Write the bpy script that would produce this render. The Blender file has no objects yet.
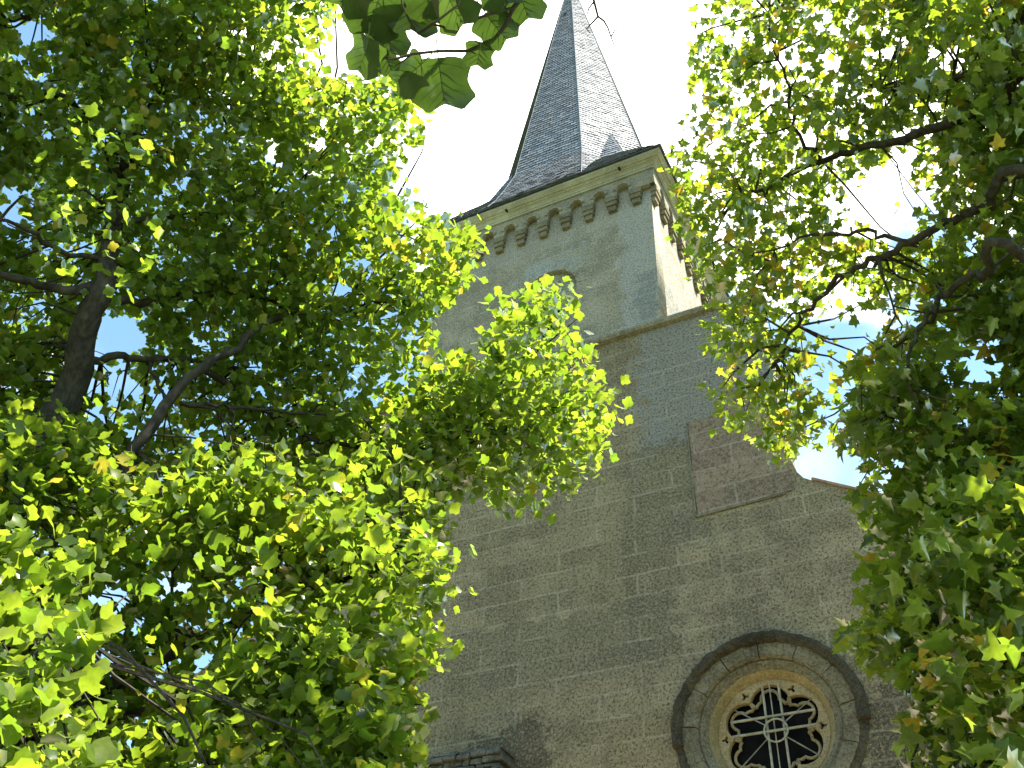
import bpy, bmesh, math, random
import numpy as np
from mathutils import Vector, Matrix
R_ = math.radians
rng = np.random.default_rng(7)
random.seed(7)
SC = bpy.context.scene
COL = SC.collection

# ------------------------------------------------------------------ camera
YAW, PITCH, ROLL, FPX = .502137594, .745060174, .0617681708, 1023.95701
CAM = np.array([0., -14.5, 1.6])
fw = np.array([-math.sin(YAW)*math.cos(PITCH), math.cos(YAW)*math.cos(PITCH), math.sin(PITCH)])
_r = np.array([math.cos(YAW), math.sin(YAW), 0.]); _u = np.cross(_r, fw)
rt = math.cos(ROLL)*_r + math.sin(ROLL)*_u
upv = -math.sin(ROLL)*_r + math.cos(ROLL)*_u
cd = bpy.data.cameras.new('camera'); cam = bpy.data.objects.new('camera', cd); COL.objects.link(cam)
cd.sensor_width = 36.0; cd.lens = FPX/1024*36.0; cd.clip_end = 6000; cd.clip_start = .05
M = Matrix(((rt[0], upv[0], -fw[0], CAM[0]), (rt[1], upv[1], -fw[1], CAM[1]), (rt[2], upv[2], -fw[2], CAM[2]), (0, 0, 0, 1)))
cam.matrix_world = M
SC.camera = cam

# ------------------------------------------------------------------ light
SUN_AZ, SUN_EL = 8.0, 62.0     # azimuth from +X towards +Y
sd = Vector((math.cos(R_(SUN_EL))*math.cos(R_(SUN_AZ)), math.cos(R_(SUN_EL))*math.sin(R_(SUN_AZ)), math.sin(R_(SUN_EL))))
sl = bpy.data.lights.new('sun', 'SUN'); sl.energy = 5.0; sl.angle = R_(.53); sl.color = (1, .93, .80)
so = bpy.data.objects.new('sun', sl); COL.objects.link(so); so.rotation_euler = sd.to_track_quat('Z', 'Y').to_euler(); so.location = (20, 5, 40)
SC.view_settings.view_transform = 'Standard'; SC.view_settings.look = 'None'
SC.view_settings.gamma = 1; SC.view_settings.use_curve_mapping = False
SC.view_settings.exposure = 1.95
SC.cycles.max_bounces = 7; SC.cycles.transmission_bounces = 5; SC.cycles.diffuse_bounces = 4; SC.cycles.glossy_bounces = 2
SC.cycles.caustics_reflective = False; SC.cycles.caustics_refractive = False

# ------------------------------------------------------------------ node helper
class NT:
    def __init__(s, tree): s.t = tree; s.n = tree.nodes; s.l = tree.links
    def node(s, typ, **kw):
        n = s.n.new(typ)
        for k, v in kw.items(): setattr(n, k, v)
        return n
    def put(s, sock, v):
        if isinstance(v, bpy.types.NodeSocket): s.l.new(v, sock)
        elif isinstance(v, bpy.types.Node): s.l.new(v.outputs[0], sock)
        else: sock.default_value = v
    def m(s, op, a, b=0., c=0., clamp=False):
        n = s.node('ShaderNodeMath', operation=op, use_clamp=clamp)
        for i, v in enumerate((a, b, c)): s.put(n.inputs[i], v)
        return n.outputs[0]
    def mix(s, f, a, b, mode='MIX'):
        n = s.node('ShaderNodeMix', data_type='RGBA', blend_type=mode)
        s.put(n.inputs[0], f)
        for i, v in ((6, a), (7, b)):
            if isinstance(v, tuple) and len(v) == 3: v = (*v, 1)
            s.put(n.inputs[i], v)
        return n.outputs[2]
    def noise(s, vec, scale, detail=4, rough=.55, dist=0.):
        n = s.node('ShaderNodeTexNoise'); s.put(n.inputs['Vector'], vec)
        n.inputs['Scale'].default_value = scale; n.inputs['Detail'].default_value = detail
        n.inputs['Roughness'].default_value = rough; n.inputs['Distortion'].default_value = dist
        return n.outputs[0]
    def ramp(s, v, lo, hi, a=0., b=1.):
        n = s.node('ShaderNodeMapRange', interpolation_type='SMOOTHSTEP')
        s.put(n.inputs[0], v); n.inputs[1].default_value = lo; n.inputs[2].default_value = hi
        n.inputs[3].default_value = a; n.inputs[4].default_value = b
        return n.outputs[0]
    def comb(s, x, y, z=0.):
        n = s.node('ShaderNodeCombineXYZ')
        for i, v in enumerate((x, y, z)): s.put(n.inputs[i], v)
        return n.outputs[0]

def mat(name):
    m = bpy.data.materials.new(name); m.use_nodes = True
    t = NT(m.node_tree); t.n.clear()
    out = t.node('ShaderNodeOutputMaterial')
    return m, t, out
def princ(t, out, col, rough=.9, spec=.3, metal=0., bump=None, bstr=.5, bdist=.02):
    p = t.node('ShaderNodeBsdfPrincipled')
    if isinstance(col, tuple) and len(col) == 3: col = (*col, 1)
    t.put(p.inputs['Base Color'], col); t.put(p.inputs['Roughness'], rough)
    p.inputs['Specular IOR Level'].default_value = spec; p.inputs['Metallic'].default_value = metal
    if bump is not None:
        b = t.node('ShaderNodeBump'); b.inputs['Strength'].default_value = bstr; b.inputs['Distance'].default_value = bdist
        t.put(b.inputs['Height'], bump); t.put(p.inputs['Normal'], b)
    t.put(out.inputs[0], p)
    return p

# ------------------------------------------------------------------ world: nishita sky with bright broken cloud
w = bpy.data.worlds.new('World'); SC.world = w; w.use_nodes = True
t = NT(w.node_tree); t.n.clear()
out = t.node('ShaderNodeOutputWorld'); bg = t.node('ShaderNodeBackground')
sky = t.node('ShaderNodeTexSky', sky_type='NISHITA'); sky.sun_disc = False
sky.sun_elevation = R_(SUN_EL); sky.sun_rotation = R_(90-SUN_AZ)
sky.air_density = 1.3; sky.dust_density = .6; sky.ozone_density = 2.2
tc = t.node('ShaderNodeTexCoord'); gv = tc.outputs['Generated']
n1 = t.noise(gv, 2.3, 6, .55, .4); n2 = t.noise(gv, 9.0, 5, .6)
def pix_dir(x, y):
    v = fw + (x-512)/FPX*rt - (y-384)/FPX*upv
    return v/np.linalg.norm(v)
def lobe(x, y, a0, a1):           # a bank of cloud centred on one direction of the sky
    d = pix_dir(x, y)
    n = t.node('ShaderNodeVectorMath', operation='DOT_PRODUCT'); t.put(n.inputs[0], gv); n.inputs[1].default_value = tuple(d)
    return t.ramp(n.outputs['Value'], math.cos(R_(a1)), math.cos(R_(a0)))
bank = t.m('MAXIMUM', lobe(560, 90, 6, 16), t.m('MULTIPLY', lobe(850, 110, 5, 13), .95))
bank = t.m('MAXIMUM', bank, t.m('MULTIPLY', lobe(360, 20, 3, 10), 1.0))
hole = t.m('MAXIMUM', lobe(408, 186, 0, 4.5), t.m('MAXIMUM', lobe(598, 0, 0, 5), lobe(900, 230, 0, 5)))
base = t.ramp(n1, .50, .72)
dens = t.m('ADD', t.m('MULTIPLY', bank, 1.15), t.m('MULTIPLY', t.m('SUBTRACT', n1, .5), 1.9))
dens = t.m('ADD', dens, t.m('MULTIPLY', t.m('SUBTRACT', n2, .5), .55))
dens = t.m('SUBTRACT', dens, t.m('MULTIPLY', hole, t.ramp(n2, .35, .6, .25, .85)))
dens = t.ramp(dens, .22, .62)
dens = t.m('MAXIMUM', dens, t.m('MULTIPLY', base, .35))
skc = t.mix(1.0, sky.outputs[0], (.95, 1.10, 1.06), 'MULTIPLY')
colr = t.mix(dens, skc, (12.0, 11.7, 11.2))
t.put(bg.inputs[0], colr); bg.inputs[1].default_value = .088
t.put(out.inputs[0], bg)

# ------------------------------------------------------------------ materials
def geo_pos(t):
    g = t.node('ShaderNodeNewGeometry'); sp = t.node('ShaderNodeSeparateXYZ'); t.put(sp.inputs[0], g.outputs['Position'])
    return g, g.outputs['Position'], sp.outputs[0], sp.outputs[1], sp.outputs[2]
def box_mask(t, x, z, x0, x1, z0, z1, wob, soft=.12):
    xx = t.m('ADD', x, wob); zz = t.m('ADD', z, wob)
    a = t.m('MULTIPLY', t.ramp(xx, x0-soft, x0+soft), t.ramp(xx, x1-soft, x1+soft, 1, 0))
    b = t.m('MULTIPLY', t.ramp(zz, z0-soft, z0+soft), t.ramp(zz, z1-soft, z1+soft, 1, 0))
    return t.m('MULTIPLY', a, b)

def stone_wall(name, cols, joint, row=.42, bw=1.15, jamt=.5, speck=.8, side=False, patches=(), bstr=.6, jw=.018, fade=(.44, .62)):
    """weathered roughcast over coursed blocks: faint joints, lichen, fine grit"""
    m, t, out = mat(name)
    g, P, x, y, z = geo_pos(t)
    wob = t.m('MULTIPLY', t.m('SUBTRACT', t.noise(P, 1.7, 4), .5), .10)
    h = t.m('ADD', x, t.m('MULTIPLY', y, 1.0))
    v = t.comb(t.m('ADD', h, wob), t.m('ADD', z, t.m('MULTIPLY', wob, .5)))
    br = t.node('ShaderNodeTexBrick'); t.put(br.inputs['Vector'], v)
    br.offset = .5; br.squash = 1.0
    br.inputs['Scale'].default_value = 1; br.inputs['Brick Width'].default_value = bw; br.inputs['Row Height'].default_value = row
    br.inputs['Mortar Size'].default_value = jw; br.inputs['Mortar Smooth'].default_value = .6; br.inputs['Bias'].default_value = 0
    br.inputs['Color1'].default_value = (.25, .25, .25, 1); br.inputs['Color2'].default_value = (.75, .75, .75, 1); br.inputs['Mortar'].default_value = (.5, .5, .5, 1)
    big = t.noise(P, .42, 6, .66, .6); mid = t.noise(P, 2.6, 6, .62, .2); fine = t.noise(P, 21, 5, .75); grit = t.noise(P, 42, 3, .7)
    mo = t.node('ShaderNodeMapping'); t.put(mo.inputs[0], P); mo.inputs['Scale'].default_value = (1.6, 1.6, .16)
    streak = t.noise(mo.outputs[0], 1.0, 5, .6)
    c = t.mix(t.ramp(big, .40, .60), cols[0], cols[1])
    c = t.mix(t.m('MULTIPLY', t.ramp(mid, .42, .64), .75), c, cols[2])
    c = t.mix(t.m('MULTIPLY', t.ramp(streak, .50, .70), .5), c, cols[3])
    c = t.mix(.35, c, br.outputs['Color'], 'OVERLAY')
    for (x0, x1, z0, z1, pc, amt) in patches:
        mk = t.m('MULTIPLY', box_mask(t, x, z, x0, x1, z0, z1, t.m('MULTIPLY', t.m('SUBTRACT', mid, .5), 1.6)), amt)
        c = t.mix(mk, c, pc)
    jm = t.m('MULTIPLY', br.outputs['Fac'], t.m('MULTIPLY', t.m('MULTIPLY', t.ramp(t.noise(P, 1.1, 4), *fade), t.ramp(fine, .36, .52, .45, 1.)), jamt))
    dk = t.ramp(fine, .40, .50, 1, 0)
    c = t.mix(t.m('MULTIPLY', dk, speck), c, tuple(k*.20 for k in cols[0]))
    c = t.mix(t.m('MULTIPLY', t.ramp(fine, .51, .62), speck*.7), c, tuple(min(1, k*1.9) for k in cols[1]))
    c = t.mix(t.m('MULTIPLY', t.ramp(grit, .35, .65), .5), t.mix(.5, c, (.25, .25, .24), 'MULTIPLY'), c)
    tan = t.ramp(t.noise(P, 33, 4, .8), .55, .66)
    c = t.mix(t.m('MULTIPLY', tan, speck*.45), c, tuple(min(1, k*1.7) for k in cols[2]))
    c = t.mix(jm, c, joint)
    hh = t.m('ADD', t.m('MULTIPLY', fine, 1.1), t.m('ADD', t.m('MULTIPLY', grit, .5), t.m('MULTIPLY', mid, .9)))
    hh = t.m('SUBTRACT', hh, t.m('MULTIPLY', br.outputs['Fac'], .35))
    princ(t, out, c, .95, .15, bump=hh, bstr=bstr, bdist=.03)
    return m

M_LOW = stone_wall('roughcast_wall', [(.315, .248, .140), (.235, .188, .120), (.375, .300, .185), (.165, .132, .088)], (.40, .35, .25), jamt=.42, bw=1.5, jw=.028, fade=(.38, .62),
                   patches=[(-5.05, -2.0, 14.0, 17.7, (.275, .262, .235), .85),
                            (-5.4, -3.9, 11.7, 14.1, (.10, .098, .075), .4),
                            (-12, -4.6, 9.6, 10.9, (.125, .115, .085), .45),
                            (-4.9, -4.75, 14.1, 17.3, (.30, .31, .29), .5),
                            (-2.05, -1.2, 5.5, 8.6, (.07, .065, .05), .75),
                            (-8.4, -6.9, 3.0, 8.95, (.07, .055, .04), .7)])  # last patch: soft shadow beside the buttress painted in, along with stain
M_BEL = stone_wall('belfry_stone', [(.375, .320, .225), (.310, .268, .195), (.44, .385, .285), (.265, .228, .170)], (.42, .41, .37), row=.40, bw=.9, jamt=.45, speck=.55, bstr=.5,
                   patches=[(-5.35, -4.45, 17.2, 22.8, (.40, .385, .355), .8), (-10.8, -4.5, 21.0, 22.8, (.42, .385, .33), .6),
                            (-5.0, -4.45, 17.2, 19.2, (.20, .215, .21), .7), (-7.9, -6.2, 20.1, 20.75, (.42, .43, .42), .75),
                            (-7.0, -6.0, 19.5, 21.3, (.30, .28, .20), .4)])
M_COR = stone_wall('cornice_stone', [(.46, .43, .33), (.40, .37, .28), (.52, .49, .40), (.36, .31, .22)], (.2, .19, .15), row=5, bw=1.3, jamt=.8, speck=.18, bstr=.25, jw=.008)
M_CRB = stone_wall('corbel_stone', [(.33, .29, .21), (.26, .23, .17), (.41, .365, .275), (.17, .15, .115)], (.2, .2, .16), row=5, bw=5, jamt=0, speck=.4, bstr=.5)
M_HOOD = stone_wall('dark_weathered_stone', [(.095, .080, .050), (.060, .052, .038), (.16, .135, .085), (.040, .036, .028)], (.1, .1, .08), row=9, bw=9, jamt=0, speck=.5, bstr=.8)
M_RING = stone_wall('ring_stone', [(.25, .215, .135), (.17, .145, .095), (.33, .285, .19), (.10, .085, .06)], (.1, .1, .08), row=9, bw=9, jamt=0, speck=.5, bstr=.6)
M_SPL = stone_wall('ochre_stone', [(.36, .27, .12), (.30, .23, .11), (.42, .33, .17), (.26, .19, .085)], (.1, .1, .08), row=9, bw=9, jamt=0, speck=.25, bstr=.3)
M_TRC = stone_wall('tracery_stone', [(.46, .34, .18), (.38, .28, .14), (.52, .41, .25), (.30, .21, .10)], (.1, .1, .08), row=9, bw=9, jamt=0, speck=.25, bstr=.3)
M_PAN = stone_wall('patched_render', [(.265, .190, .130), (.225, .170, .115), (.30, .205, .145), (.19, .145, .10)], (.33, .285, .22), row=.44, bw=1.35, jamt=.42, speck=.6, bstr=.4, jw=.026, fade=(.2, .4))
M_SLAB = stone_wall('mossy_slab', [(.17, .155, .12), (.10, .095, .07), (.28, .26, .21), (.06, .055, .045)], (.02, .02, .02), row=9, bw=9, jamt=0, speck=.6, bstr=1.0)
M_BUT = stone_wall('buttress_stone', [(.20, .19, .15), (.15, .145, .115), (.25, .24, .19), (.1, .1, .085)], (.3, .28, .22), speck=.5)

def slate_mat():
    m, t, out = mat('slate')
    g, P, x, y, z = geo_pos(t)
    isl = g.outputs['Random Per Island']
    c = t.mix(isl, (.12, .135, .165), (.225, .24, .275))
    c = t.mix(t.m('MULTIPLY', t.ramp(t.noise(P, .9, 5), .5, .7), .45), c, (.17, .165, .155))
    c = t.mix(t.m('MULTIPLY', t.ramp(t.noise(P, 7, 5, .7), .6, .75), .6), c, (.20, .17, .13))
    wn = t.node('ShaderNodeTexWhiteNoise', noise_dimensions='1D'); t.put(wn.inputs[1], isl)
    rough = t.ramp(wn.outputs[0], 0, 1, .55, .8)
    princ(t, out, c, rough, .3, bump=t.noise(P, 30, 4, .7), bstr=.25, bdist=.01)
    return m
M_SLATE = slate_mat()
def simple(name, col, rough=.8, spec=.3, metal=0., var=.3, sc=8.):
    m, t, out = mat(name)
    g, P, x, y, z = geo_pos(t)
    n = t.noise(P, sc, 5, .6)
    c = t.mix(t.ramp(n, .35, .65), tuple(k*(1-var) for k in col), tuple(min(1, k*(1+var)) for k in col))
    princ(t, out, c, rough, spec, metal, bump=n, bstr=.2, bdist=.01)
    return m
M_EDGE = simple('eave_slate_edge', (.045, .045, .05), .6)
M_IRON = simple('pale_painted_iron', (.27, .25, .18), .5, .4, 0., .25, 12)
M_WIRE = simple('iron_brace', (.20, .19, .14), .5, .4)
M_GLASS = simple('dark_window_glass', (.006, .005, .005), .6, .04, 0., .5, 2.0)
M_WOOD = simple('louvre_wood', (.05, .045, .04), .8)
M_TILE = simple('coping_tile', (.24, .15, .105), .85)
M_DARK = simple('dark_hole', (.01, .01, .01), .9)
M_GRASS = simple('grass', (.07, .10, .03), .95, .1, 0., .4, 1.5)
M_PATH = simple('gravel_path', (.36, .30, .215), .95, .1, 0., .25, 9)

def bark_mat(name, a, b):
    m, t, out = mat(name)
    g, P, x, y, z = geo_pos(t)
    mo = t.node('ShaderNodeMapping'); t.put(mo.inputs[0], P); mo.inputs['Scale'].default_value = (18, 18, 5)
    n = t.noise(mo.outputs[0], 1.0, 5, .65)
    lich = t.ramp(t.noise(P, 5, 4, .6), .55, .68)
    c = t.mix(t.ramp(n, .35, .65), a, b)
    c = t.mix(t.m('MULTIPLY', lich, .3), c, (.13, .12, .09))
    princ(t, out, c, .9, .2, bump=n, bstr=.6, bdist=.02)
    return m
M_BARK = bark_mat('bark', (.022, .019, .015), (.055, .046, .036))

def leaf_mat(name, refl, trans, autumn, aut_amt, gloss=.10, tw=.5):
    m, t, out = mat(name)
    g, P, x, y, z = geo_pos(t)
    isl = g.outputs['Random Per Island']
    wn = t.node('ShaderNodeTexWhiteNoise', noise_dimensions='1D'); t.put(wn.inputs[1], isl)
    r2 = wn.outputs[0]
    pn = t.noise(P, 1.1, 3, .5)
    def vary(c):
        a = t.mix(isl, tuple(k*f for k, f in zip(c, (.62, .75, .7))), tuple(k*f for k, f in zip(c, (1.30, 1.16, 1.1))))
        return a
    aut = t.m('MULTIPLY', t.ramp(t.m('ADD', r2, t.m('MULTIPLY', t.m('SUBTRACT', pn, .5), 1.4)), 1-aut_amt, 1-aut_amt+.12), .9)
    cr = t.mix(aut, vary(refl), tuple(k*.45 for k in autumn)); ct = t.mix(aut, vary(trans), autumn)
    mott = t.ramp(t.noise(P, 25, 3, .6), .3, .7, .82, 1.1)
    cr = t.mix(1.0, cr, t.comb(mott, mott, mott), 'MULTIPLY'); ct = t.mix(1.0, ct, t.comb(mott, mott, mott), 'MULTIPLY')
    d = t.node('ShaderNodeBsdfDiffuse'); t.put(d.inputs[0], cr)
    tr = t.node('ShaderNodeBsdfTranslucent'); t.put(tr.inputs[0], ct)
    gl = t.node('ShaderNodeBsdfGlossy'); gl.inputs['Roughness'].default_value = .30; gl.inputs[0].default_value = (1, 1, 1, 1)
    mx = t.node('ShaderNodeMixShader'); mx.inputs[0].default_value = tw; t.put(mx.inputs[1], d); t.put(mx.inputs[2], tr)
    fr = t.node('ShaderNodeFresnel'); fr.inputs[0].default_value = 1.42
    ff = t.m('ADD', t.m('MULTIPLY', fr, .22), gloss*.1)
    m2 = t.node('ShaderNodeMixShader'); t.put(m2.inputs[0], ff); t.put(m2.inputs[1], mx.outputs[0]); t.put(m2.inputs[2], gl)
    t.put(out.inputs[0], m2)
    return m
M_LEAF_A = leaf_mat('broad_leaf_green', (.070, .105, .016), (.39, .56, .034), (.66, .56, .05), .015)
M_LEAF_B = leaf_mat('maple_leaf_green', (.050, .082, .018), (.42, .55, .032), (.75, .50, .04), .08)
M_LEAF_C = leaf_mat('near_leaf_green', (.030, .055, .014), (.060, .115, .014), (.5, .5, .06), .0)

# ------------------------------------------------------------------ mesh helpers
def mesh_obj(name, verts, faces, m, parent=None, smooth=False):
    me = bpy.data.meshes.new(name); me.from_pydata([tuple(v) for v in verts], [], [tuple(f) for f in faces]); me.update()
    me.materials.append(m)
    if smooth: me.polygons.foreach_set('use_smooth', [True]*len(me.polygons))
    o = bpy.data.objects.new(name, me); COL.objects.link(o)
    if parent is not None:
        o.parent = parent
        o.matrix_parent_inverse = Matrix.Identity(4)
        o.location = tuple(-Vector(world_loc(parent)))
    return o
LOC = {}
def world_loc(o): return LOC.get(o.name, (0, 0, 0))
def empty(name, loc=(0, 0, 0), label=None, cat=None, group=None):
    o = bpy.data.objects.new(name, None); COL.objects.link(o); o.location = loc; LOC[o.name] = loc; o.empty_display_size = .5
    if label: o['label'] = label
    if cat: o['category'] = cat
    if group: o['group'] = group
    return o
class MB:
    def __init__(s): s.v = []; s.f = []
    def add(s, vs, fs):
        b = len(s.v); s.v += [tuple(v) for v in vs]; s.f += [tuple(i+b for i in f) for f in fs]
    def box(s, x0, x1, y0, y1, z0, z1):
        s.add([(x0, y0, z0), (x1, y0, z0), (x1, y1, z0), (x0, y1, z0), (x0, y0, z1), (x1, y0, z1), (x1, y1, z1), (x0, y1, z1)],
              [(0, 3, 2, 1), (4, 5, 6, 7), (0, 1, 5, 4), (1, 2, 6, 5), (2, 3, 7, 6), (3, 0, 4, 7)])
    def prism(s, poly, y0, y1):        # poly in xz, extruded along y
        n = len(poly)
        s.add([(x, y0, z) for x, z in poly]+[(x, y1, z) for x, z in poly],
              [tuple(range(n)), tuple(range(2*n-1, n-1, -1))]+[(i, i+n, (i+1) % n+n, (i+1) % n) for i in range(n)])
    def tube(s, pts, rad, k=6):
        pts = [Vector(p) for p in pts]; n = len(pts); rings = []
        pv = None
        for i, p in enumerate(pts):
            d = (pts[min(i+1, n-1)]-pts[max(i-1, 0)]).normalized()
            a = d.orthogonal().normalized() if pv is None else (pv-d*pv.dot(d)).normalized()
            pv = a; b = d.cross(a); r = rad[i] if hasattr(rad, '__len__') else rad
            rings.append([p+(a*math.cos(q)+b*math.sin(q))*r for q in [2*math.pi*j/k for j in range(k)]])
        s.add([v for r in rings for v in r], [(i*k+j, i*k+(j+1) % k, (i+1)*k+(j+1) % k, (i+1)*k+j) for i in range(n-1) for j in range(k)]+[tuple(range(k-1, -1, -1)), tuple((n-1)*k+j for j in range(k))])
    def ring(s, cx, cz, prof, a0=0., a1=360., n=72, jit=0.):   # profile of (r, y) swept about the y axis
        full = abs(a1-a0) >= 359.9; m = n if full else n+1; k = len(prof)
        vs = []
        for i in range(m):
            a = R_(a0+(a1-a0)*i/n)
            for r, y in prof:
                rr = r+random.uniform(-jit, jit); vs.append((cx+rr*math.cos(a), y+random.uniform(-jit, jit), cz+rr*math.sin(a)))
        fs = []
        for i in range(n):
            for j in range(k-1):
                p, q = i*k+j, ((i+1) % m)*k+j
                fs.append((p, q, q+1, p+1))
        if not full: fs += [tuple(range(k)), tuple((m-1)*k+j for j in range(k-1, -1, -1))]
        s.add(vs, fs)
    def build(s, name, m, parent=None, smooth=False, bevel=0.):
        o = mesh_obj(name, s.v, s.f, m, parent, smooth)
        if bevel:
            b = o.modifiers.new('bevel', 'BEVEL'); b.width = bevel; b.segments = 2; b.limit_method = 'ANGLE'
        return o
def fill_plate(name, loops, y, thick, m, parent=None, bevel=0.):
    """flat plate in the xz plane with holes: 2-D curve fill turned into a mesh"""
    cu = bpy.data.curves.new('tmp', 'CURVE'); cu.dimensions = '2D'; cu.fill_mode = 'BOTH'; cu.extrude = thick/2-bevel; cu.bevel_depth = bevel
    for lp in loops:
        sp = cu.splines.new('POLY'); sp.points.add(len(lp)-1)
        for q, (a, b) in zip(sp.points, lp): q.co = (a, b, 0, 1)
        sp.use_cyclic_u = True
    tmp = bpy.data.objects.new('tmp', cu); me = bpy.data.meshes.new_from_object(tmp)
    bpy.data.objects.remove(tmp); bpy.data.curves.remove(cu)
    me.name = name
    n = len(me.vertices); co = np.empty(n*3); me.vertices.foreach_get('co', co); co = co.reshape(-1, 3)
    new = np.stack([co[:, 0], y+thick/2-co[:, 2], co[:, 1]], 1); me.vertices.foreach_set('co', new.ravel()); me.update()
    me.materials.clear(); me.materials.append(m)
    o = bpy.data.objects.new(name, me); COL.objects.link(o)
    if parent is not None: o.parent = parent; o.location = tuple(-Vector(world_loc(parent)))
    return o
def tag(o, label=None, cat=None, group=None, kind=None):
    for k, v in (('label', label), ('category', cat), ('group', group), ('kind', kind)):
        if v: o[k] = v
    return o

# ------------------------------------------------------------------ ground
gb = MB(); N = 24
gs = mesh_obj('ground', [(-3000, -3000, 0), (3000, -3000, 0), (3000, 3000, 0), (-3000, 3000, 0)], [(0, 1, 2, 3)], M_GRASS); tag(gs, kind='structure')
pt = mesh_obj('bounce_forecourt', [(-17, -9.3, .004), (4, -9.3, .004), (4, -.004, .004), (-17, -.004, .004)], [(0, 1, 2, 3)], M_PATH); tag(pt, kind='structure')  # unseen pale gravel, added to bounce warm light onto the facade
pt = mesh_obj('path', [(-3.5, -60, .008), (-.2, -60, .008), (-.4, -9.2, .008), (-3.7, -9.2, .008)], [(0, 1, 2, 3)], M_PATH); tag(pt, kind='structure')

# ------------------------------------------------------------------ church
CH = empty('church', (-7.45, 0, 0), 'grey stone church with slate spire, belfry and round traceried window, standing between the trees', 'church')
RX, RZ = -3.32, 8.30
circle = lambda cx, cz, r, n=64: [(cx+r*math.cos(2*math.pi*i/n), cz+r*math.sin(2*math.pi*i/n)) for i in range(n)]
outl = [(-15.9, 0), (1.15, 0), (1.15, 10.45), (-2.05, 12.44), (-2.17, 12.53), (-2.26, 12.68), (-2.32, 12.95), (-2.36, 13.4), (-2.38, 14.2), (-2.38, 17.30),
        (-12.52, 17.30), (-12.52, 14.2), (-12.54, 13.4), (-12.6, 12.95), (-12.7, 12.6), (-15.9, 10.6)]
fill_plate('facade_wall', [outl, circle(RX, RZ, 1.36)], 0, .42, M_LOW, CH)
# back of the window reveal
# coping on the shoulders and the parapet edges
def coping(pts, w0, w1, th):
    mb = MB()
    for (xa, za), (xb, zb) in zip(pts[:-1], pts[1:]):
        d = Vector((xb-xa, zb-za)).normalized(); nx, nz = -d.y, d.x
        if nz < 0: nx, nz = -nx, -nz
        if abs(nz) < .2 : nx = abs(nx)*(1 if xa > -7 else -1)
        mb.prism([(xa+nx*.002, za+nz*.002), (xb+nx*.002, zb+nz*.002), (xb+nx*th, zb+nz*th), (xa+nx*th, za+nz*th)], w0, w1)
    return mb
coping([(1.2, 10.42), (-2.05, 12.44)], -.035, .47, .05).build('coping', M_TILE, CH, bevel=.008)
coping([(-12.7, 12.6), (-15.95, 10.57)], -.035, .47, .05).build('coping', M_TILE, CH, bevel=.008)
# string course with a sloped top
mb = MB()
def sweep_x(prof, x0, x1): # profile (y,z)
    n = len(prof)
    mb.add([(x0, y, z) for y, z in prof]+[(x1, y, z) for y, z in prof], [tuple(range(n)), tuple(range(2*n-1, n-1, -1))]+[(i, (i+1) % n, (i+1) % n+n, i+n) for i in range(n)])
sweep_x([(-.10, 17.22), (-.13, 17.27), (-.13, 17.33), (.02, 17.43), (.45, 17.43), (.45, 17.302), (.002-.004, 17.302), (-.004, 17.20)], -12.6, -2.30)
mb.build('string_course', M_CRB, CH)
# patch of newer render, slightly proud of the wall, ragged right side
fill_plate('patched_panel', [[(-4.06, 12.27), (-3.2, 12.29), (-2.36, 12.33), (-2.40, 13.0), (-2.43, 14.0), (-2.46, 14.9), (-3.0, 14.86), (-3.35, 14.98), (-3.36, 14.4), (-4.10, 14.42), (-4.08, 13.6), (-4.10, 13.1)]], -.022, .02, M_PAN, CH)
mb = MB(); mb.prism([(-4.10, 12.22), (-2.5, 12.27), (-2.5, 12.30), (-4.07, 12.268)], -.032, -.002); mb.prism([(-4.13, 12.24), (-4.088, 12.25), (-4.105, 14.4), (-4.135, 14.4)], -.028, -.002)
mb.build('mortar_edge', M_RING, CH)

# belfry body
BX0, BX1, BY0, BY1 = -10.40, -4.49, .05, 5.55
OPX, OPW, OPZ0, OPS = -7.15, .52, 18.0, 19.55
def arch_loop(cx, hw, z0, zs, n=20): return [(cx-hw, z0), (cx+hw, z0)]+[(cx+hw*math.cos(math.pi*i/n), zs+hw*math.sin(math.pi*i/n)) for i in range(n+1)]
fill_plate('belfry_wall', [[(BX0, 17.3), (BX1, 17.3), (BX1, 22.72), (BX0, 22.72)], arch_loop(OPX, OPW+.18, OPZ0, OPS)], BY0, .5, M_BEL, CH)
mb = MB(); mb.box(BX1-.5, BX1, BY0+.5, BY1, 17.3, 22.72); mb.box(BX0, BX0+.5, BY0+.5, BY1, 17.3, 22.72); mb.box(BX0+.5, BX1-.5, BY1-.5, BY1, 17.3, 22.72)
mb.box(BX0+.02, BX1-.02, .425, BY1-.02, 0, 17.29)
mb.build('belfry_side_wall', M_BEL, CH)
# blind arch with a plastered back and a narrow louvred slit
fill_plate('blind_arch_panel', [arch_loop(OPX, OPW+.19, OPZ0, OPS), [(OPX-.24, 18.2), (OPX-.24, 19.2), (OPX+.24, 19.2), (OPX+.24, 18.2)]], BY0+.12, .12, M_BEL, CH)
mb = MB()
mb.box(OPX-.245, OPX+.245, BY0+.40, BY0+.45, 18.18, 19.22)
for i in range(5):
    z = 18.28+i*.2; mb.add([(OPX-.24, BY0+.26, z), (OPX+.24, BY0+.26, z), (OPX+.24, BY0+.39, z+.12), (OPX-.24, BY0+.39, z+.12), (OPX-.24, BY0+.26, z+.02), (OPX+.24, BY0+.26, z+.02), (OPX+.24, BY0+.39, z+.14), (OPX-.24, BY0+.39, z+.14)],
        [(0, 3, 2, 1), (4, 5, 6, 7), (0, 1, 5, 4), (1, 2, 6, 5), (2, 3, 7, 6), (3, 0, 4, 7)])
mb.build('louvre', M_WOOD, CH)
mb = MB(); n = 9
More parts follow.
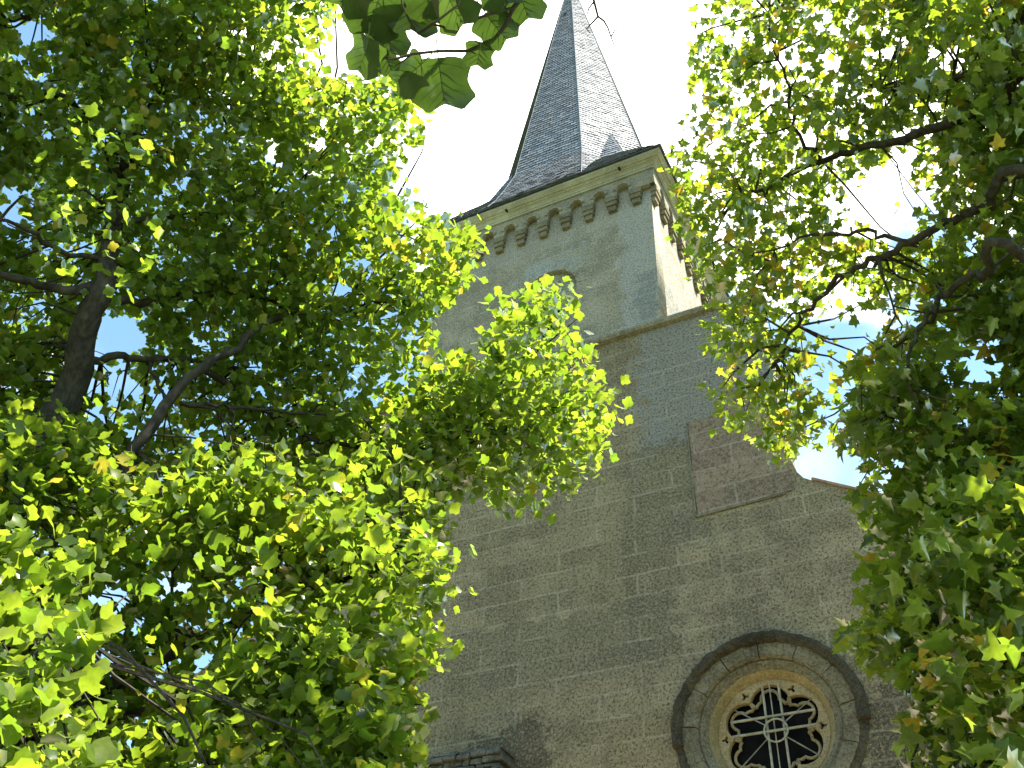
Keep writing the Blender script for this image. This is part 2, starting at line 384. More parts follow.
for i in range(n):
    a0, a1 = math.pi*i/n+.006, math.pi*(i+1)/n-.006
    r0, r1 = OPW+.18, OPW+.46
    mb.prism([(OPX+r*math.cos(a), OPS+r*math.sin(a)) for r, a in ((r0, a1), (r0, (a0+a1)/2), (r0, a0), (r1, a0), (r1, (a0+a1)/2), (r1, a1))], BY0-.012, BY0+.1)
mb.build('arch_stones', M_BEL, CH, bevel=.006)

# arcaded corbel table: front and right side
PITCH_C, ZB, ZT, ZSP, AR = .618, 22.12, 22.66, 22.27, .165
C0 = -8.59+.03
cxs = [C0+PITCH_C*k for k in range(-3, 7)]
def arcade(u0, u1, cen):
    lo = [(u0, ZT), (u0, ZB)]
    for c in cen:
        lo += [(c-AR, ZB)]+[(c-AR*math.cos(math.pi*i/10), ZSP+AR*math.sin(math.pi*i/10)) for i in range(11)]+[(c+AR, ZB)]
    lo += [(u1, ZB), (u1, ZT)]
    return lo
fr = [(a+b)/2 for a, b in zip(cxs[:-1], cxs[1:])]
fr = fr + [cxs[-1]+PITCH_C/2-.02]
fr = [c for c in fr if c-AR > BX0-.1 and c+AR < BX1-.02]
arc = fill_plate('arcade', [arcade(BX0-.13, BX1+.13, fr)], BY0-.15, .147, M_CRB, CH, bevel=.012)
for c in fr:
    mb = MB()
    mb2 = [(c-(AR+d)*math.cos(math.pi*i/12), ZSP+(AR+d)*math.sin(math.pi*i/12)) for d in (.0, .065) for i in range(13)]
    for i in range(12):
        q = [mb2[i], mb2[i+1], mb2[13+i+1], mb2[13+i]]; mb.prism(q[::-1], BY0-.185, BY0-.148)
    mb.build('arch_moulding', M_CRB, CH)
def corbel(c, side=False, parent=CH, k=0):
    m2 = MB(); hw = .158+random.uniform(-.01, .01); d = random.uniform(-.02, .02)
    steps = [(22.118, 21.93, .165), (21.928, 21.79, .14), (21.787, 21.62, .10)]
    for i, (z1, z0, dep) in enumerate(steps):
        w_ = hw*(1.0, .86, .66)[i]
        if not side: m2.box(c-w_, c+w_, BY0-dep, BY0-.002, z0+d, z1+(d if i else 0))
        else: m2.box(BX1+.002, BX1+dep, c-w_, c+w_, z0+d, z1+(d if i else 0))
    return m2.build('corbel', M_RING, parent, bevel=.014)
for k, c in enumerate(cxs):
    if BX0-.1 < c < BX1+.1: corbel(c, k=k)
sy = [BY0+.12+PITCH_C*k for k in range(9)]
for c in sy: corbel(c, True)
# side arcade: same plate turned by 90 degrees
frs = [(a+b)/2 for a, b in zip(sy[:-1], sy[1:])]
sp_ = fill_plate('arcade', [arcade(BY0-.14, BY1, frs)], 0, .147, M_CRB, CH, bevel=.012)
me = sp_.data; co = np.empty(len(me.vertices)*3); me.vertices.foreach_get('co', co); co = co.reshape(-1, 3)
nc = np.stack([BX1+.15-co[:, 1], co[:, 0], co[:, 2]], 1); me.vertices.foreach_set('co', nc.ravel()); me.update(); me.flip_normals()

# cornice, swept round the tower
def sweep_sq(mb, prof):
    k = len(prof); vs = []
    for o, z in prof:
        vs += [(BX0-o, BY0-o, z), (BX1+o, BY0-o, z), (BX1+o, BY1+o, z), (BX0-o, BY1+o, z)]
    mb.add(vs, [(i*4+j, i*4+(j+1) % 4, (i+1)*4+(j+1) % 4, (i+1)*4+j) for i in range(k-1) for j in range(4)])
mb = MB(); sweep_sq(mb, [(.0, 22.655), (.19, 22.655), (.195, 22.71), (.215, 22.72), (.22, 22.76), (.25, 22.80), (.30, 22.83), (.31, 22.86), (.34, 22.865), (.40, 22.93), (.415, 22.94), (.42, 23.02), (.0, 23.02)])
mb.build('cornice', M_COR, CH)
mb = MB(); sweep_sq(mb, [(.40, 23.023), (.475, 23.023), (.485, 23.06), (.46, 23.085), (.3, 23.10)]); mb.build('eave_edge', M_EDGE, CH)
for x_, z_ in ((-8.28, 22.87), (-5.15, 22.87)):
    mb = MB(); mb.tube([(x_, BY0-.29, z_-.02), (x_, BY0-.385, z_-.03)], .03, 8); mb.build('drain_hole', M_DARK, CH)
mb = MB(); mb.tube([(BX1+.25, 1.0, z_-.02), (BX1+.385, 1.0, z_-.03)], .03, 8); mb.build('drain_hole', M_DARK, CH)

# spire: octagon of individually laid slates, flared foot, corner broaches
CX, CY = -7.45, 2.80
AX, AY, AZ = -7.98, 2.78, 41.0
def rc(z):       # inradius and centre at height z
    if z >= 25.3:
        f = (z-25.3)/(AZ-25.3); return 2.43*(1-f)+.03*f, CX+(AX-CX)*f, CY
    f = max(0., (z-23.06)/(25.3-23.06))
    s = f**.80
    return 3.24*(1-s)+2.43*s, CX, CY
def octv(z, j, out=0.):
    r, cx, cy = rc(z); r += out; a = math.pi/8+j*math.pi/4
    R = r/math.cos(math.pi/8)
    return Vector((cx+R*math.cos(a), cy+R*math.sin(a), z))
SP = mesh_obj('spire', *(lambda zs: ([octv(z, j, -.03) for z in zs for j in range(8)],
      [(i*8+j, i*8+(j+1) % 8, (i+1)*8+(j+1) % 8, (i+1)*8+j) for i in range(len(zs)-1) for j in range(8)]))([23.06, 23.5, 24, 24.6, 25.3, 32, 41.0]), M_EDGE, CH)
def slate_rows(mb, P00, P10, n_of, rows, wd=.20, lift=.018):
    """P00(i), P10(i): left and right edge point of course i"""
    for i in range(rows):
        a, b = P00(i), P10(i); a2, b2 = P00(i+1.12), P10(i+1.12)
        L = (b-a).length
        n = max(1, round(L/wd)); off = (i % 2)*.5
        nrm = (b-a).cross(a2-a)
        if nrm.length < 1e-9: continue
        nrm.normalize()
        ed = [0.]+[ (k+off)/n for k in range(0 if off else 1, n) if 0 < (k+off)/n < 1]+[1.]
        for u0, u1 in zip(ed[:-1], ed[1:]):
            g_ = .035*(u1-u0)
            j = random.uniform(-.006, .006); lf = lift+random.uniform(0, .012)
            p = [a.lerp(b, u0+g_)+nrm*lf, a.lerp(b, u1-g_)+nrm*(lf+random.uniform(-.004, .006)), a2.lerp(b2, u1-g_)+nrm*.002, a2.lerp(b2, u0+g_)+nrm*.002]
            dn = (a-a2).normalized()*random.uniform(-.012, .016)
            p[0] += dn; p[1] += dn
            th = nrm*.009
            mb.add([p[0], p[1], p[2], p[3], p[0]-th, p[1]-th], [(0, 1, 2, 3), (0, 4, 5, 1)])
mb = MB()
zr = []; z = 23.05
while z < 40.6: zr.append(z); z += .155 if z > 25.3 else .12
def zi(i):
    i0 = min(int(i), len(zr)-2); return zr[i0]+(zr[i0+1]-zr[i0])*(i-i0)
for j in range(8):
    slate_rows(mb, lambda i, j=j: octv(zi(i), j-1), lambda i, j=j: octv(zi(i), j), None, len(zr)-3)
mb.build('slate_cladding', M_SLATE, SP)
mb = MB()
for j in range(8):
    mb.tube([octv(z, j, .018) for z in (23.1, 23.6, 24.2, 24.8, 25.3, 28, 32, 36, 40.8)], .012, 5)
mb.build('hip_flashing', simple('lead', (.15, .16, .18), .5, .4, .1), SP)
for k, sgn in enumerate(((1, -1), (1, 1), (-1, 1), (-1, -1))):
    sx, sy_ = sgn; bb = MB()
    Pt = lambda s, z: Vector((CX+sx*s, CY+sy_*s, z))
    A = Pt(1.50, 27.1); Mm = Pt(2.05, 25.1); C = Pt(3.24, 23.09)
    # foot on either side lies on the octagon's own vertices
    e1 = Vector((CX+sx*3.22, CY+sy_*1.36, 23.08)); e2 = Vector((CX+sx*1.36, CY+sy_*3.22, 23.08))
    m1 = Vector((CX+sx*2.13, CY+sy_*1.22, 25.1)); m2 = Vector((CX+sx*1.22, CY+sy_*2.13, 25.1))
    bb.add([A, Mm, C, e1, e2, m1, m2], [(0, 1, 5), (1, 2, 3, 5), (0, 6, 1), (1, 6, 4, 2)])
    for ee, mm_ in ((e2, m2), (e1, m1)):
        def Lf(i, ee=ee, mm_=mm_):
            f = i/24; return ee.lerp(mm_, f*2) if f < .5 else mm_.lerp(A, (f-.5)*2)
        def Rf(i):
            f = i/24; return C.lerp(Mm, f*2) if f < .5 else Mm.lerp(A, (f-.5)*2)
        flip = (sx*sy_ < 0) == (ee is e2)
        if flip: slate_rows(bb, Lf, Rf, None, 23)
        else: slate_rows(bb, Rf, Lf, None, 23)
    bb.build('corner_broach', M_SLATE, SP)
mb = MB(); mb.tube([(-7.98, 2.78, 40.9), (-7.98, 2.78, 42.6)], .03, 6); mb.tube([(-8.3, 2.78, 42.1), (-7.66, 2.78, 42.1)], .025, 6); mb.build('finial', M_WIRE, SP)
mb = MB(); mb.tube([octv(37.2, 5).lerp(octv(37.2, 6), .45)+Vector((0, -.03, 0)), octv(37.2, 5).lerp(octv(37.2, 6), .45)+Vector((0, .06, .0))], .07, 8); mb.build('vent_hole', M_DARK, SP)

# round window
RW = empty('rose_window', (RX, 0, RZ)); RW.parent = CH; RW.location = (RX+7.45, 0, RZ); LOC[RW.name] = (RX, 0, RZ)
mb = MB(); mb.ring(RX, RZ, [(1.30, -.01), (1.30, -.07), (1.33, -.12), (1.40, -.16), (1.455, -.13), (1.47, -.03), (1.47, .0)], -6, 186, 72, .014); mb.build('hood_mould', M_HOOD, RW, smooth=False)
mb = MB(); mb.ring(RX, RZ, [(1.31, -.004), (1.32, -.03), (1.42, -.025), (1.44, -.002)], 186, 354, 60, .006); mb.build('lower_band', M_HOOD, RW)
mb = MB()
nv = 13
for i in range(nv):
    a0 = 360*i/nv+7; jit = random.uniform(-.008, .008)
    mb.ring(RX, RZ, [(1.075, .22), (1.075, .02+jit), (1.11, -.03+jit), (1.19, -.04+jit), (1.31, -.045+jit), (1.325, .02)], a0+.35, a0+360/nv-.35, 8, .010)
mb.build('ring_stones', M_RING, RW)
mb = MB(); mb.ring(RX, RZ, [(1.085, .07), (1.05, .05), (1.02, .06), (1.005, .10), (.965, .10), (.945, .12), (.93, .15), (.92, .3)], n=72, jit=.007); mb.build('inner_moulding', M_RING, RW, smooth=True)
mb = MB(); mb.ring(RX, RZ, [(.94, .13), (.92, .14), (.87, .24), (.825, .31), (.80, .33), (.80, .5)], n=72, jit=.003); mb.build('splay', M_SPL, RW, smooth=True)
def foil(nl, d, r, rot, n=18, cx=RX, cz=RZ):
    out = []; hc = math.pi/nl
    # angle (about the lobe's own centre) at which neighbouring lobes meet
    s = d*math.cos(hc)+math.sqrt(r*r-(d*math.sin(hc))**2)
    px, pz = s*math.cos(hc)-d, s*math.sin(hc); am = math.atan2(pz, px)
    for k in range(nl):
        th = rot+2*math.pi*k/nl
        for i in range(n):
            a = th-am+2*am*i/(n-1)
            if i == n-1: continue
            out.append((cx+d*math.cos(th)+r*math.cos(a), cz+d*math.sin(th)+r*math.sin(a)))
    return out
holes = []
for k in range(6):
    th = k*math.pi/3
    holes.append(foil(3, .040, .040, th, 6, RX+.735*math.cos(th), RZ+.735*math.sin(th))[::-1])
fill_plate('tracery', [circle(RX, RZ, .83, 96), foil(6, .465, .315, math.pi/2)[::-1]]+holes, .27, .11, M_TRC, RW, bevel=.018)
# inner cusping: each lobe carries its own small trefoil bars
mb = MB()
for k in range(6):
    th = math.pi/2+k*math.pi/3; lx, lz = RX+.465*math.cos(th), RZ+.465*math.sin(th)
    lp = foil(3, .105, .140, th, 12, lx, lz)
    pts = []
    for (a, b) in lp:
        rr = math.hypot(a-RX, b-RZ); ang = (math.atan2(b-RZ, a-RX)-th+math.pi) % (2*math.pi)-math.pi
        if rr > .49: pts.append((ang, a, b))
    pts.sort()
    mb.tube([(a, .36, b) for _, a, b in pts], .026, 6)
    # hook at each end joining the main cusp
    for (sg, e) in ((-1, pts[0]), (1, pts[-1])):
        tc_ = th+sg*math.pi/6
        mb.tube([(e[1], .36, e[2]), ((e[1]+RX+.6*math.cos(tc_))/2+.01, .355, (e[2]+RZ+.6*math.sin(tc_))/2), (RX+.60*math.cos(tc_), .31, RZ+.60*math.sin(tc_))], [.026, .026, .03], 6)
mb.build('cusping', M_TRC, RW, smooth=True)
mb = MB(); mb.ring(RX, RZ, [(.001, .408), (.9, .408)], n=40); mb.build('glass', M_GLASS, RW)
GR = MB(); gy = .24; gx = RX+.055; gz = RZ
for dx in (-.125, .125):
    GR.tube([(gx+dx, gy, gz-.74), (gx+dx, gy, gz+.74)], .020, 6)
for dz in (.0, .225):
    GR.tube([(gx-.66, gy-.03, gz+dz), (gx+.62, gy-.03, gz+dz)], .020, 6)
GR.tube([(gx-.02, gy+.02, gz-.75), (gx-.02, gy+.02, gz+.76)], .010, 5)
grille = GR.build('grille', M_IRON, RW)
GC = MB(); GC.tube([(gx+.01+.175*math.cos(a), gy-.06, gz-.01+.175*math.sin(a)) for a in np.linspace(0, 2*math.pi, 25)], .015, 6); GC.build('grille_ring', M_IRON, RW)
for a in (37, 143, 217, 323):
    GD = MB()
    c_, s_ = math.cos(R_(a)), math.sin(R_(a)); GD.tube([(gx+.175*c_, gy-.04, gz-.01+.175*s_), (gx+.74*c_, gy+.03, gz-.01+.74*s_)], .010, 5)
    GD.build('brace', M_WIRE, RW)

# buttress whose stone-slab weathering shows at the foot of the picture
BU = MB(); BU.box(-9.30, -7.47, -.50, -.004, 0, 7.55); BU.build('buttress', M_BUT, CH, bevel=.02)
mb = MB(); z0 = 7.553
while z0 < 8.42:
    h_ = random.uniform(.05, .12); xx = -9.33
    while xx < -7.5:
        x1 = min(xx+random.uniform(.12, .5), -7.47+random.uniform(-.03, .03))
        if -7.47-x1 < .1: x1 = -7.47+random.uniform(-.03, .03)
        ya = -.50-random.uniform(-.02, .07); a_, b_, c_ = (random.uniform(-.014, .014) for _ in range(3))
        mb.add([(xx+.008, ya, z0+a_), (x1-.008, ya+c_, z0+b_), (x1-.008, -.004, z0), (xx+.008, -.004, z0), (xx+.012, ya+.015, z0+h_-.012+b_), (x1-.012, ya+.02+c_, z0+h_-.012+a_), (x1-.012, -.004, z0+h_-.008), (xx+.012, -.004, z0+h_-.008)],
               [(0, 3, 2, 1), (4, 5, 6, 7), (0, 1, 5, 4), (1, 2, 6, 5), (2, 3, 7, 6), (3, 0, 4, 7)])
        xx = x1
    z0 += h_
mb.build('buttress_top', M_SLAB, CH, bevel=.01)
mb = MB(); mb.box(-9.25, -7.55, -.42, -.006, 7.56, 8.40); mb.build('buttress_core', M_DARK, CH)
# nave behind the facade
mb = MB(); mb.box(-15.7, .95, .425, 22, 0, 9.3); mb.build('nave_wall', M_BUT, CH)
mb = MB(); mb.prism([(-16.1, 9.305), (1.35, 9.305), (-7.45, 14.9)], .43, 22.3); mb.build('nave_roof', M_TILE, CH)
# west door with its arch
mb = MB(); mb.prism(arch_loop(-7.25, .9, .0, 2.4), -.03, -.004); mb.build('door', M_WOOD, CH).location = (7.45-0, -.0, 0)
dsur = fill_plate('door_surround', [arch_loop(-7.25, 1.25, .0, 2.4), arch_loop(-7.25, .9, .002, 2.4)[::-1]], -.14, .136, M_COR, CH, bevel=.01)

# ------------------------------------------------------------------ trees
def ray(x, y, d):
    v = fw + (x-512)/FPX*rt - (y-384)/FPX*upv
    return CAM+v/np.linalg.norm(v)*d
def rays(x, y, d):
    v = fw[None]+((x-512)/FPX)[:, None]*rt[None]-((y-384)/FPX)[:, None]*upv[None]
    v /= np.linalg.norm(v, axis=1)[:, None]
    return CAM+v*d[:, None]
def project(P):
    d = P-CAM; z = d@fw
    return 512+FPX*(d@rt)/np.maximum(z, .01), 384-FPX*(d@upv)/np.maximum(z, .01), z
def in_poly(x, y, poly):
    c = np.zeros(len(x), bool); n = len(poly)
    for i in range(n):
        x0, y0 = poly[i]; x1, y1 = poly[(i+1) % n]
        if y0 == y1: continue
        hit = ((y0 > y) != (y1 > y)) & (x < (x1-x0)*(y-y0)/(y1-y0)+x0)
        c ^= hit
    return c
# leaf outlines (x across, y along, stalk at origin)
def half(pts): return [(0, 0)]+pts+[(-x, y) for x, y in reversed(pts) if abs(x) > 1e-6]
TULIP = half([(.22, -.02), (.46, .14), (.36, .34), (.46, .56), (.34, .86), (0, .74)])
MAPLE = half([(.16, -.10), (.44, -.04), (.34, .14), (.56, .44), (.26, .46), (.20, .66), (0, 1.0)])
OVAL = half([(.26, .06), (.40, .34), (.30, .70), (0, 1.0)])
def leaf_template(o, fold=.22, droop=.18):
    o = np.array(o); c = np.array([[0, .42]]); p = np.vstack([c, o])
    z = fold*np.abs(p[:, 0])-droop*p[:, 1]**2
    v = np.column_stack([p[:, 0], p[:, 1], z]); n = len(o)
    f = np.array([(0, 1+i, 1+(i+1) % n) for i in range(n)])
    return v, f
def leaves_mesh(name, pos, size, m, parent, templ, tilt=.8, seed=1, outdir=None):
    r = np.random.default_rng(seed); n = len(pos)
    V, F = leaf_template(templ)
    # normals: mostly up, randomly tilted; leaf axis: random, drooping a little
    nz = np.column_stack([r.normal(0, tilt, n), r.normal(0, tilt, n), np.ones(n)*.9]); nz /= np.linalg.norm(nz, axis=1)[:, None]
    ax = r.normal(0, 1, (n, 3)); ax[:, 2] -= .45
    if outdir is not None: ax += outdir*1.0
    ax -= nz*(ax*nz).sum(1)[:, None]; ax /= np.linalg.norm(ax, axis=1)[:, None]
    xx = np.cross(ax, nz)
    curl = r.uniform(.3, 1.9, n)*np.sign(r.uniform(-.25, 1, n))
    sc = size*r.uniform(.45, 1.32, n)
    k = len(V)
    W = pos[:, None, :]+sc[:, None, None]*(V[None, :, 0:1]*xx[:, None, :]+V[None, :, 1:2]*ax[:, None, :]+(V[None, :, 2:3]*curl[:, None, None])*nz[:, None, :])
    W = W.reshape(-1, 3)
    if parent is not None: W = W-np.array(world_loc(parent))
    FF = (F[None]+(np.arange(n)*k)[:, None, None]).reshape(-1, 3)
    me = bpy.data.meshes.new(name); me.vertices.add(len(W)); me.vertices.foreach_set('co', W.ravel())
    me.loops.add(FF.size); me.loops.foreach_set('vertex_index', FF.ravel().astype(np.int32))
    me.polygons.add(len(FF)); me.polygons.foreach_set('loop_start', np.arange(0, FF.size, 3, dtype=np.int32)); me.polygons.foreach_set('loop_total', np.full(len(FF), 3, np.int32))
    me.update(calc_edges=True); me.materials.append(m)
    o = bpy.data.objects.new(name, me); COL.objects.link(o); o.parent = parent
    return o
def sample_region(reg, holes, r):
    """clumps of leaves along sprays; returns leaf positions, sizes, clump centres"""
    poly = reg['poly']; pa = np.array(poly, float); lo, hi = pa.min(0), pa.max(0)
    P, S, C = [], [], []
    cnt = 0
    while cnt < reg['n']:
        m = 400
        x = r.uniform(lo[0], hi[0], m); y = r.uniform(lo[1], hi[1], m)
        ok = in_poly(x, y, poly)
        for (hx, hy, ha, hb, pr) in holes:
            inh = ((x-hx)/(ha*1.15))**2+((y-hy)/(hb*1.15))**2 < 1
            ok &= ~(inh & (r.uniform(0, 1, m) < pr))
        x, y = x[ok][:reg['n']-cnt], y[ok][:reg['n']-cnt]
        if len(x) == 0: continue
        fy = np.clip((y-reg['y0'])/(reg['y1']-reg['y0']), -.3, 1.3)
        d = reg['d0']+(reg['d1']-reg['d0'])*fy-reg.get('sl', 0)*(x-250)/350+r.uniform(-.5, .5, len(x))*reg['dep']
        c = rays(x, y, d); cnt += len(x); C.append(c)
        kk = reg['k']; rad = reg['rad']*r.uniform(.5, 1.35, len(x))
        # flattened, slightly elongated sprays
        dirs = r.normal(0, 1, (len(x), 3)); dirs[:, 2] *= .35; dirs /= np.linalg.norm(dirs, axis=1)[:, None]
        tt = r.normal(0, 1, (len(x), kk)); g = r.normal(0, 1, (len(x), kk, 3))*np.array([.55, .55, .42])
        lp = c[:, None, :]+rad[:, None, None]*(g+tt[:, :, None]*dirs[:, None, :]*.8)
        lp = lp.reshape(-1, 3)
        px, py, z = project(lp)
        j = 7
        ok = in_poly(px+r.normal(0, j, len(px)), py+r.normal(0, j, len(px)), poly)
        for (hx, hy, ha, hb, pr) in holes:
            inh = ((px-hx)/ha)**2+((py-hy)/hb)**2 < r.uniform(.7, 1.15, len(px))
            ok &= ~(inh & (r.uniform(0, 1, len(px)) < pr))
        P.append(lp[ok]); S.append(np.full(ok.sum(), reg['leaf']))
    return np.vstack(P), np.concatenate(S), np.vstack(C)

def outer_crown(cen, rad, n, k, leaf, r, zmin=4.):
    # the part of a crown that lies outside the picture, so that the tree is whole from other positions
    d = r.normal(0, 1, (n, 3)); d /= np.linalg.norm(d, axis=1)[:, None]
    c = np.array(cen)+d*np.array(rad)*(r.uniform(.25, 1, n)**(1/2.2))[:, None]
    p = (c[:, None, :]+r.normal(0, .26, (n, k, 3))).reshape(-1, 3)
    px, py, z = project(p)
    keep = ~((z > 0) & (px > -50) & (px < 1050) & (py > -25) & (py < 830)) & (p[:, 2] > zmin)
    cx_, cy_, cz_ = project(c); kc = ~((cz_ > 0) & (cx_ > -60) & (cx_ < 1060) & (cy_ > -30) & (cy_ < 830))
    return p[keep], np.full(keep.sum(), leaf), c[kc]
def limb(parent, name, pts, r0, r1, k=8, wig=.05, ext=None):
    pts = [Vector(p) for p in pts]
    # subdivide with catmull-rom and jitter
    out = []
    q = [pts[0]]+pts+[pts[-1]]
    for i in range(1, len(q)-2):
        for s in range(5):
            t_ = s/5; p0, p1, p2, p3 = q[i-1], q[i], q[i+1], q[i+2]
            out.append(.5*((2*p1)+(p2-p0)*t_+(2*p0-5*p1+4*p2-p3)*t_*t_+(3*p1-p0-3*p2+p3)*t_**3))
    out.append(pts[-1])
    L = len(out); out = [p+Vector((random.gauss(0, wig), random.gauss(0, wig), random.gauss(0, wig)))*(0 if i in (0,) else 1)*(.3) for i, p in enumerate(out)]
    rad = [r0+(r1-r0)*(i/(L-1))**.8 for i in range(L)]
    mb = MB(); mb.tube(out, rad, k)
    o = mb.build(name, M_BARK, parent, smooth=True)
    return out
def twigs(parent, C, skel, n, r, name='twig', rad=.012):
    """thin twigs that run from the limbs to leaf clumps"""
    S = np.array([tuple(p) for p in skel]); mb = MB()
    idx = r.choice(len(C), min(n, len(C)), replace=False)
    used = {}
    for i in idx:
        c = C[i]; d = np.linalg.norm(S-c, axis=1); j = int(np.argmin(d+r.uniform(0, .6, len(d))))
        used[j] = used.get(j, 0)+1
        if used[j] > 7: continue
        a = S[j]; L = np.linalg.norm(c-a)
        if L < .1: continue
        qx, qy, _ = project(np.array([a, (a+c)/2, c, a*.75+c*.25, a*.25+c*.75]))
        if ((qx > 432) & (qx < 700) & (qy > 215) & (qy < 372) & ~((qx > 495) & (qx < 600) & (qy > 290))).any() or ((qx > 436) & (qx < 530) & (qy > 488) & (qy < 560)).any(): continue
        if L > 2.2: a = c+(a-c)*2.2/L+r.normal(0, .1, 3)
        sag = np.array([0, 0, .12*min(L, 2.2)]); k1 = a+(c-a)*.35+sag*.6+r.normal(0, .06, 3); k2 = a+(c-a)*.7+sag+r.normal(0, .06, 3); e = c+(c-k2)*.35
        rr = rad*r.uniform(.6, 1.5)
        mb.tube([a, k1, k2, c, e], [rr, rr*.85, rr*.6, rr*.4, rr*.15], 4)
    return mb.build(name, M_BARK, parent)

# ---- big tree on the left
def lr(x, y, d): return ray(x, y, d*1.1)
TL = empty('plane_tree', (-7.6, -10.4, 0), 'large leafy tree filling the left side, its sunlit yellow-green crown overlapping the tower', 'tree')
sk = []
trunk = [(-7.6, -10.4, -.1), (-7.56, -10.4, 1.6), (-7.45, -10.4, 3.8), (-7.2, -10.35, 5.9), lr(66, 400, 9.0), lr(84, 330, 9.1), lr(104, 285, 9.25), lr(112, 235, 9.6), lr(130, 150, 10.4), lr(150, 40, 11.5), lr(140, -60, 12.4)]
sk += limb(TL, 'trunk', trunk, .235, .035, 12, .04)[18:]
L1 = limb(TL, 'limb', [(-7.5, -10.4, 2.6), (-6.9, -10.35, 4.3), lr(95, 530, 8.0), lr(135, 452, 8.2), lr(190, 380, 8.6), lr(235, 345, 9.0), lr(300, 310, 9.6), lr(370, 320, 10.2), lr(420, 360, 10.6)], .085, .015, 9, .05); sk += L1
for pts, r0, r1 in [
    ([lr(100, 285, 9.25), lr(70, 292, 9.1), lr(30, 282, 9.0), lr(-20, 274, 8.9), lr(-90, 280, 8.8)], .06, .02),
    ([lr(104, 300, 9.2), lr(150, 300, 9.4), lr(190, 292, 9.6), lr(240, 294, 9.8), lr(300, 308, 10.0), lr(360, 330, 10.2)], .05, .015),
    ([lr(86, 362, 9.05), lr(115, 356, 9.1), lr(150, 360, 9.2), lr(200, 362, 9.5), lr(260, 380, 9.7), lr(310, 420, 9.8), lr(350, 470, 9.6)], .045, .012),
    ([lr(148, 360, 9.2), lr(158, 385, 8.9), lr(168, 405, 8.6)], .022, .012),
    ([lr(200, 365, 9.2), lr(250, 400, 9.3), lr(320, 440, 9.2), lr(400, 450, 9.4), lr(480, 440, 10), lr(560, 430, 10.6)], .04, .010),
    ([lr(180, 404, 8.5), lr(215, 406, 8.6), lr(260, 408, 8.8), lr(330, 415, 9.0)], .025, .010),
    ([lr(122, 180, 10.0), lr(70, 100, 10.2), lr(0, 96, 10.0), lr(-80, 90, 9.8)], .035, .012),
    ([lr(124, 170, 10.1), lr(160, 98, 10.4), lr(230, 103, 10.8), lr(300, 113, 11.2), lr(360, 118, 11.6), lr(400, 120, 12)], .05, .012),
    ([lr(128, 150, 10.4), lr(90, 60, 10.6), lr(40, 10, 10.6), lr(-10, -5, 10.6)], .05, .02),
    ([lr(40, 10, 10.6), lr(15, 20, 10.4), lr(-15, 24, 10.3)], .035, .02),
    ([lr(108, 260, 9.4), lr(60, 250, 9.2), lr(20, 225, 9.0), lr(-30, 215, 8.9)], .03, .012),
    ([lr(115, 225, 9.6), lr(180, 215, 10), lr(260, 215, 10.4), lr(340, 225, 10.8), lr(420, 240, 11.2)], .035, .010),
    ([(-7.48, -10.4, 2.9), (-6.5, -10.9, 3.8), lr(60, 640, 6.6), lr(10, 600, 6.3), lr(-60, 620, 6.2)], .07, .015),
    ([(-7.46, -10.4, 3.4), (-6.1, -10.2, 4.2), lr(200, 640, 7.6), lr(290, 600, 7.9), lr(370, 570, 8.2), lr(430, 560, 8.4)], .08, .012),
    ([(-6.1, -10.2, 4.2), lr(180, 700, 7.4), lr(280, 700, 7.5), lr(370, 710, 7.7)], .04, .01),
]:
    sk += limb(TL, 'limb', pts, r0, r1, 7, .05)
UP = [(-120, -70), (320, -70), (345, -10), (335, 25), (318, 50), (340, 80), (400, 70), (425, 95), (430, 128), (405, 150), (398, 170), (405, 195), (425, 215), (470, 222), (490, 215), (483, 250), (470, 275),
      (450, 300), (445, 345), (470, 365), (495, 330), (492, 300), (530, 285), (560, 278), (580, 300), (572, 330), (600, 345), (592, 375), (626, 400), (612, 430), (590, 480), (555, 490), (535, 525), (505, 515), (478, 490), (455, 498), (440, 520), (200, 520), (-120, 520)]
LO = [(-120, 420), (-40, 455), (10, 425), (60, 470), (105, 448), (150, 500), (200, 462), (250, 492), (300, 440), (360, 475), (430, 460), (452, 505), (445, 540), (474, 562), (462, 590), (430, 612), (456, 645), (452, 672), (418, 680), (424, 715), (412, 745), (425, 790), (420, 860), (-120, 860)]
GAPS = [(34, 30, 26, 16, .95), (8, 205, 20, 24, .9), (84, 250, 20, 10, .9), (118, 335, 26, 26, 1.0), (120, 385, 22, 14, .9), (205, 335, 18, 12, .8), (204, 434, 18, 12, .8), (92, 410, 14, 12, .7), (160, 395, 10, 20, .85), (40, 320, 10, 20, .5),
        (105, 600, 28, 16, .95), (103, 655, 20, 12, .95), (172, 583, 22, 14, .9), (133, 530, 12, 8, .9), (180, 665, 30, 14, .7), (10, 735, 14, 8, .8), (270, 50, 14, 12, .4), (330, 60, 22, 14, .8), (300, 60, 10, 8, .6), (333, 232, 14, 8, .9), (180, 255, 14, 8, .7), (268, 680, 12, 7, .6), (75, 365, 6, 30, .6),
        (395, 590, 6, 9, .8), (12, 60, 14, 9, .8), (90, 715, 12, 8, .8), (140, 718, 12, 8, .8), (455, 330, 22, 28, 1.0), (168, 420, 14, 8, .7), (150, 560, 8, 6, .8)]
for _ in range(110): GAPS.append((rng.uniform(0, 420), rng.uniform(0, 760), rng.uniform(4, 11), rng.uniform(3, 8), .85))
LEAF = .135
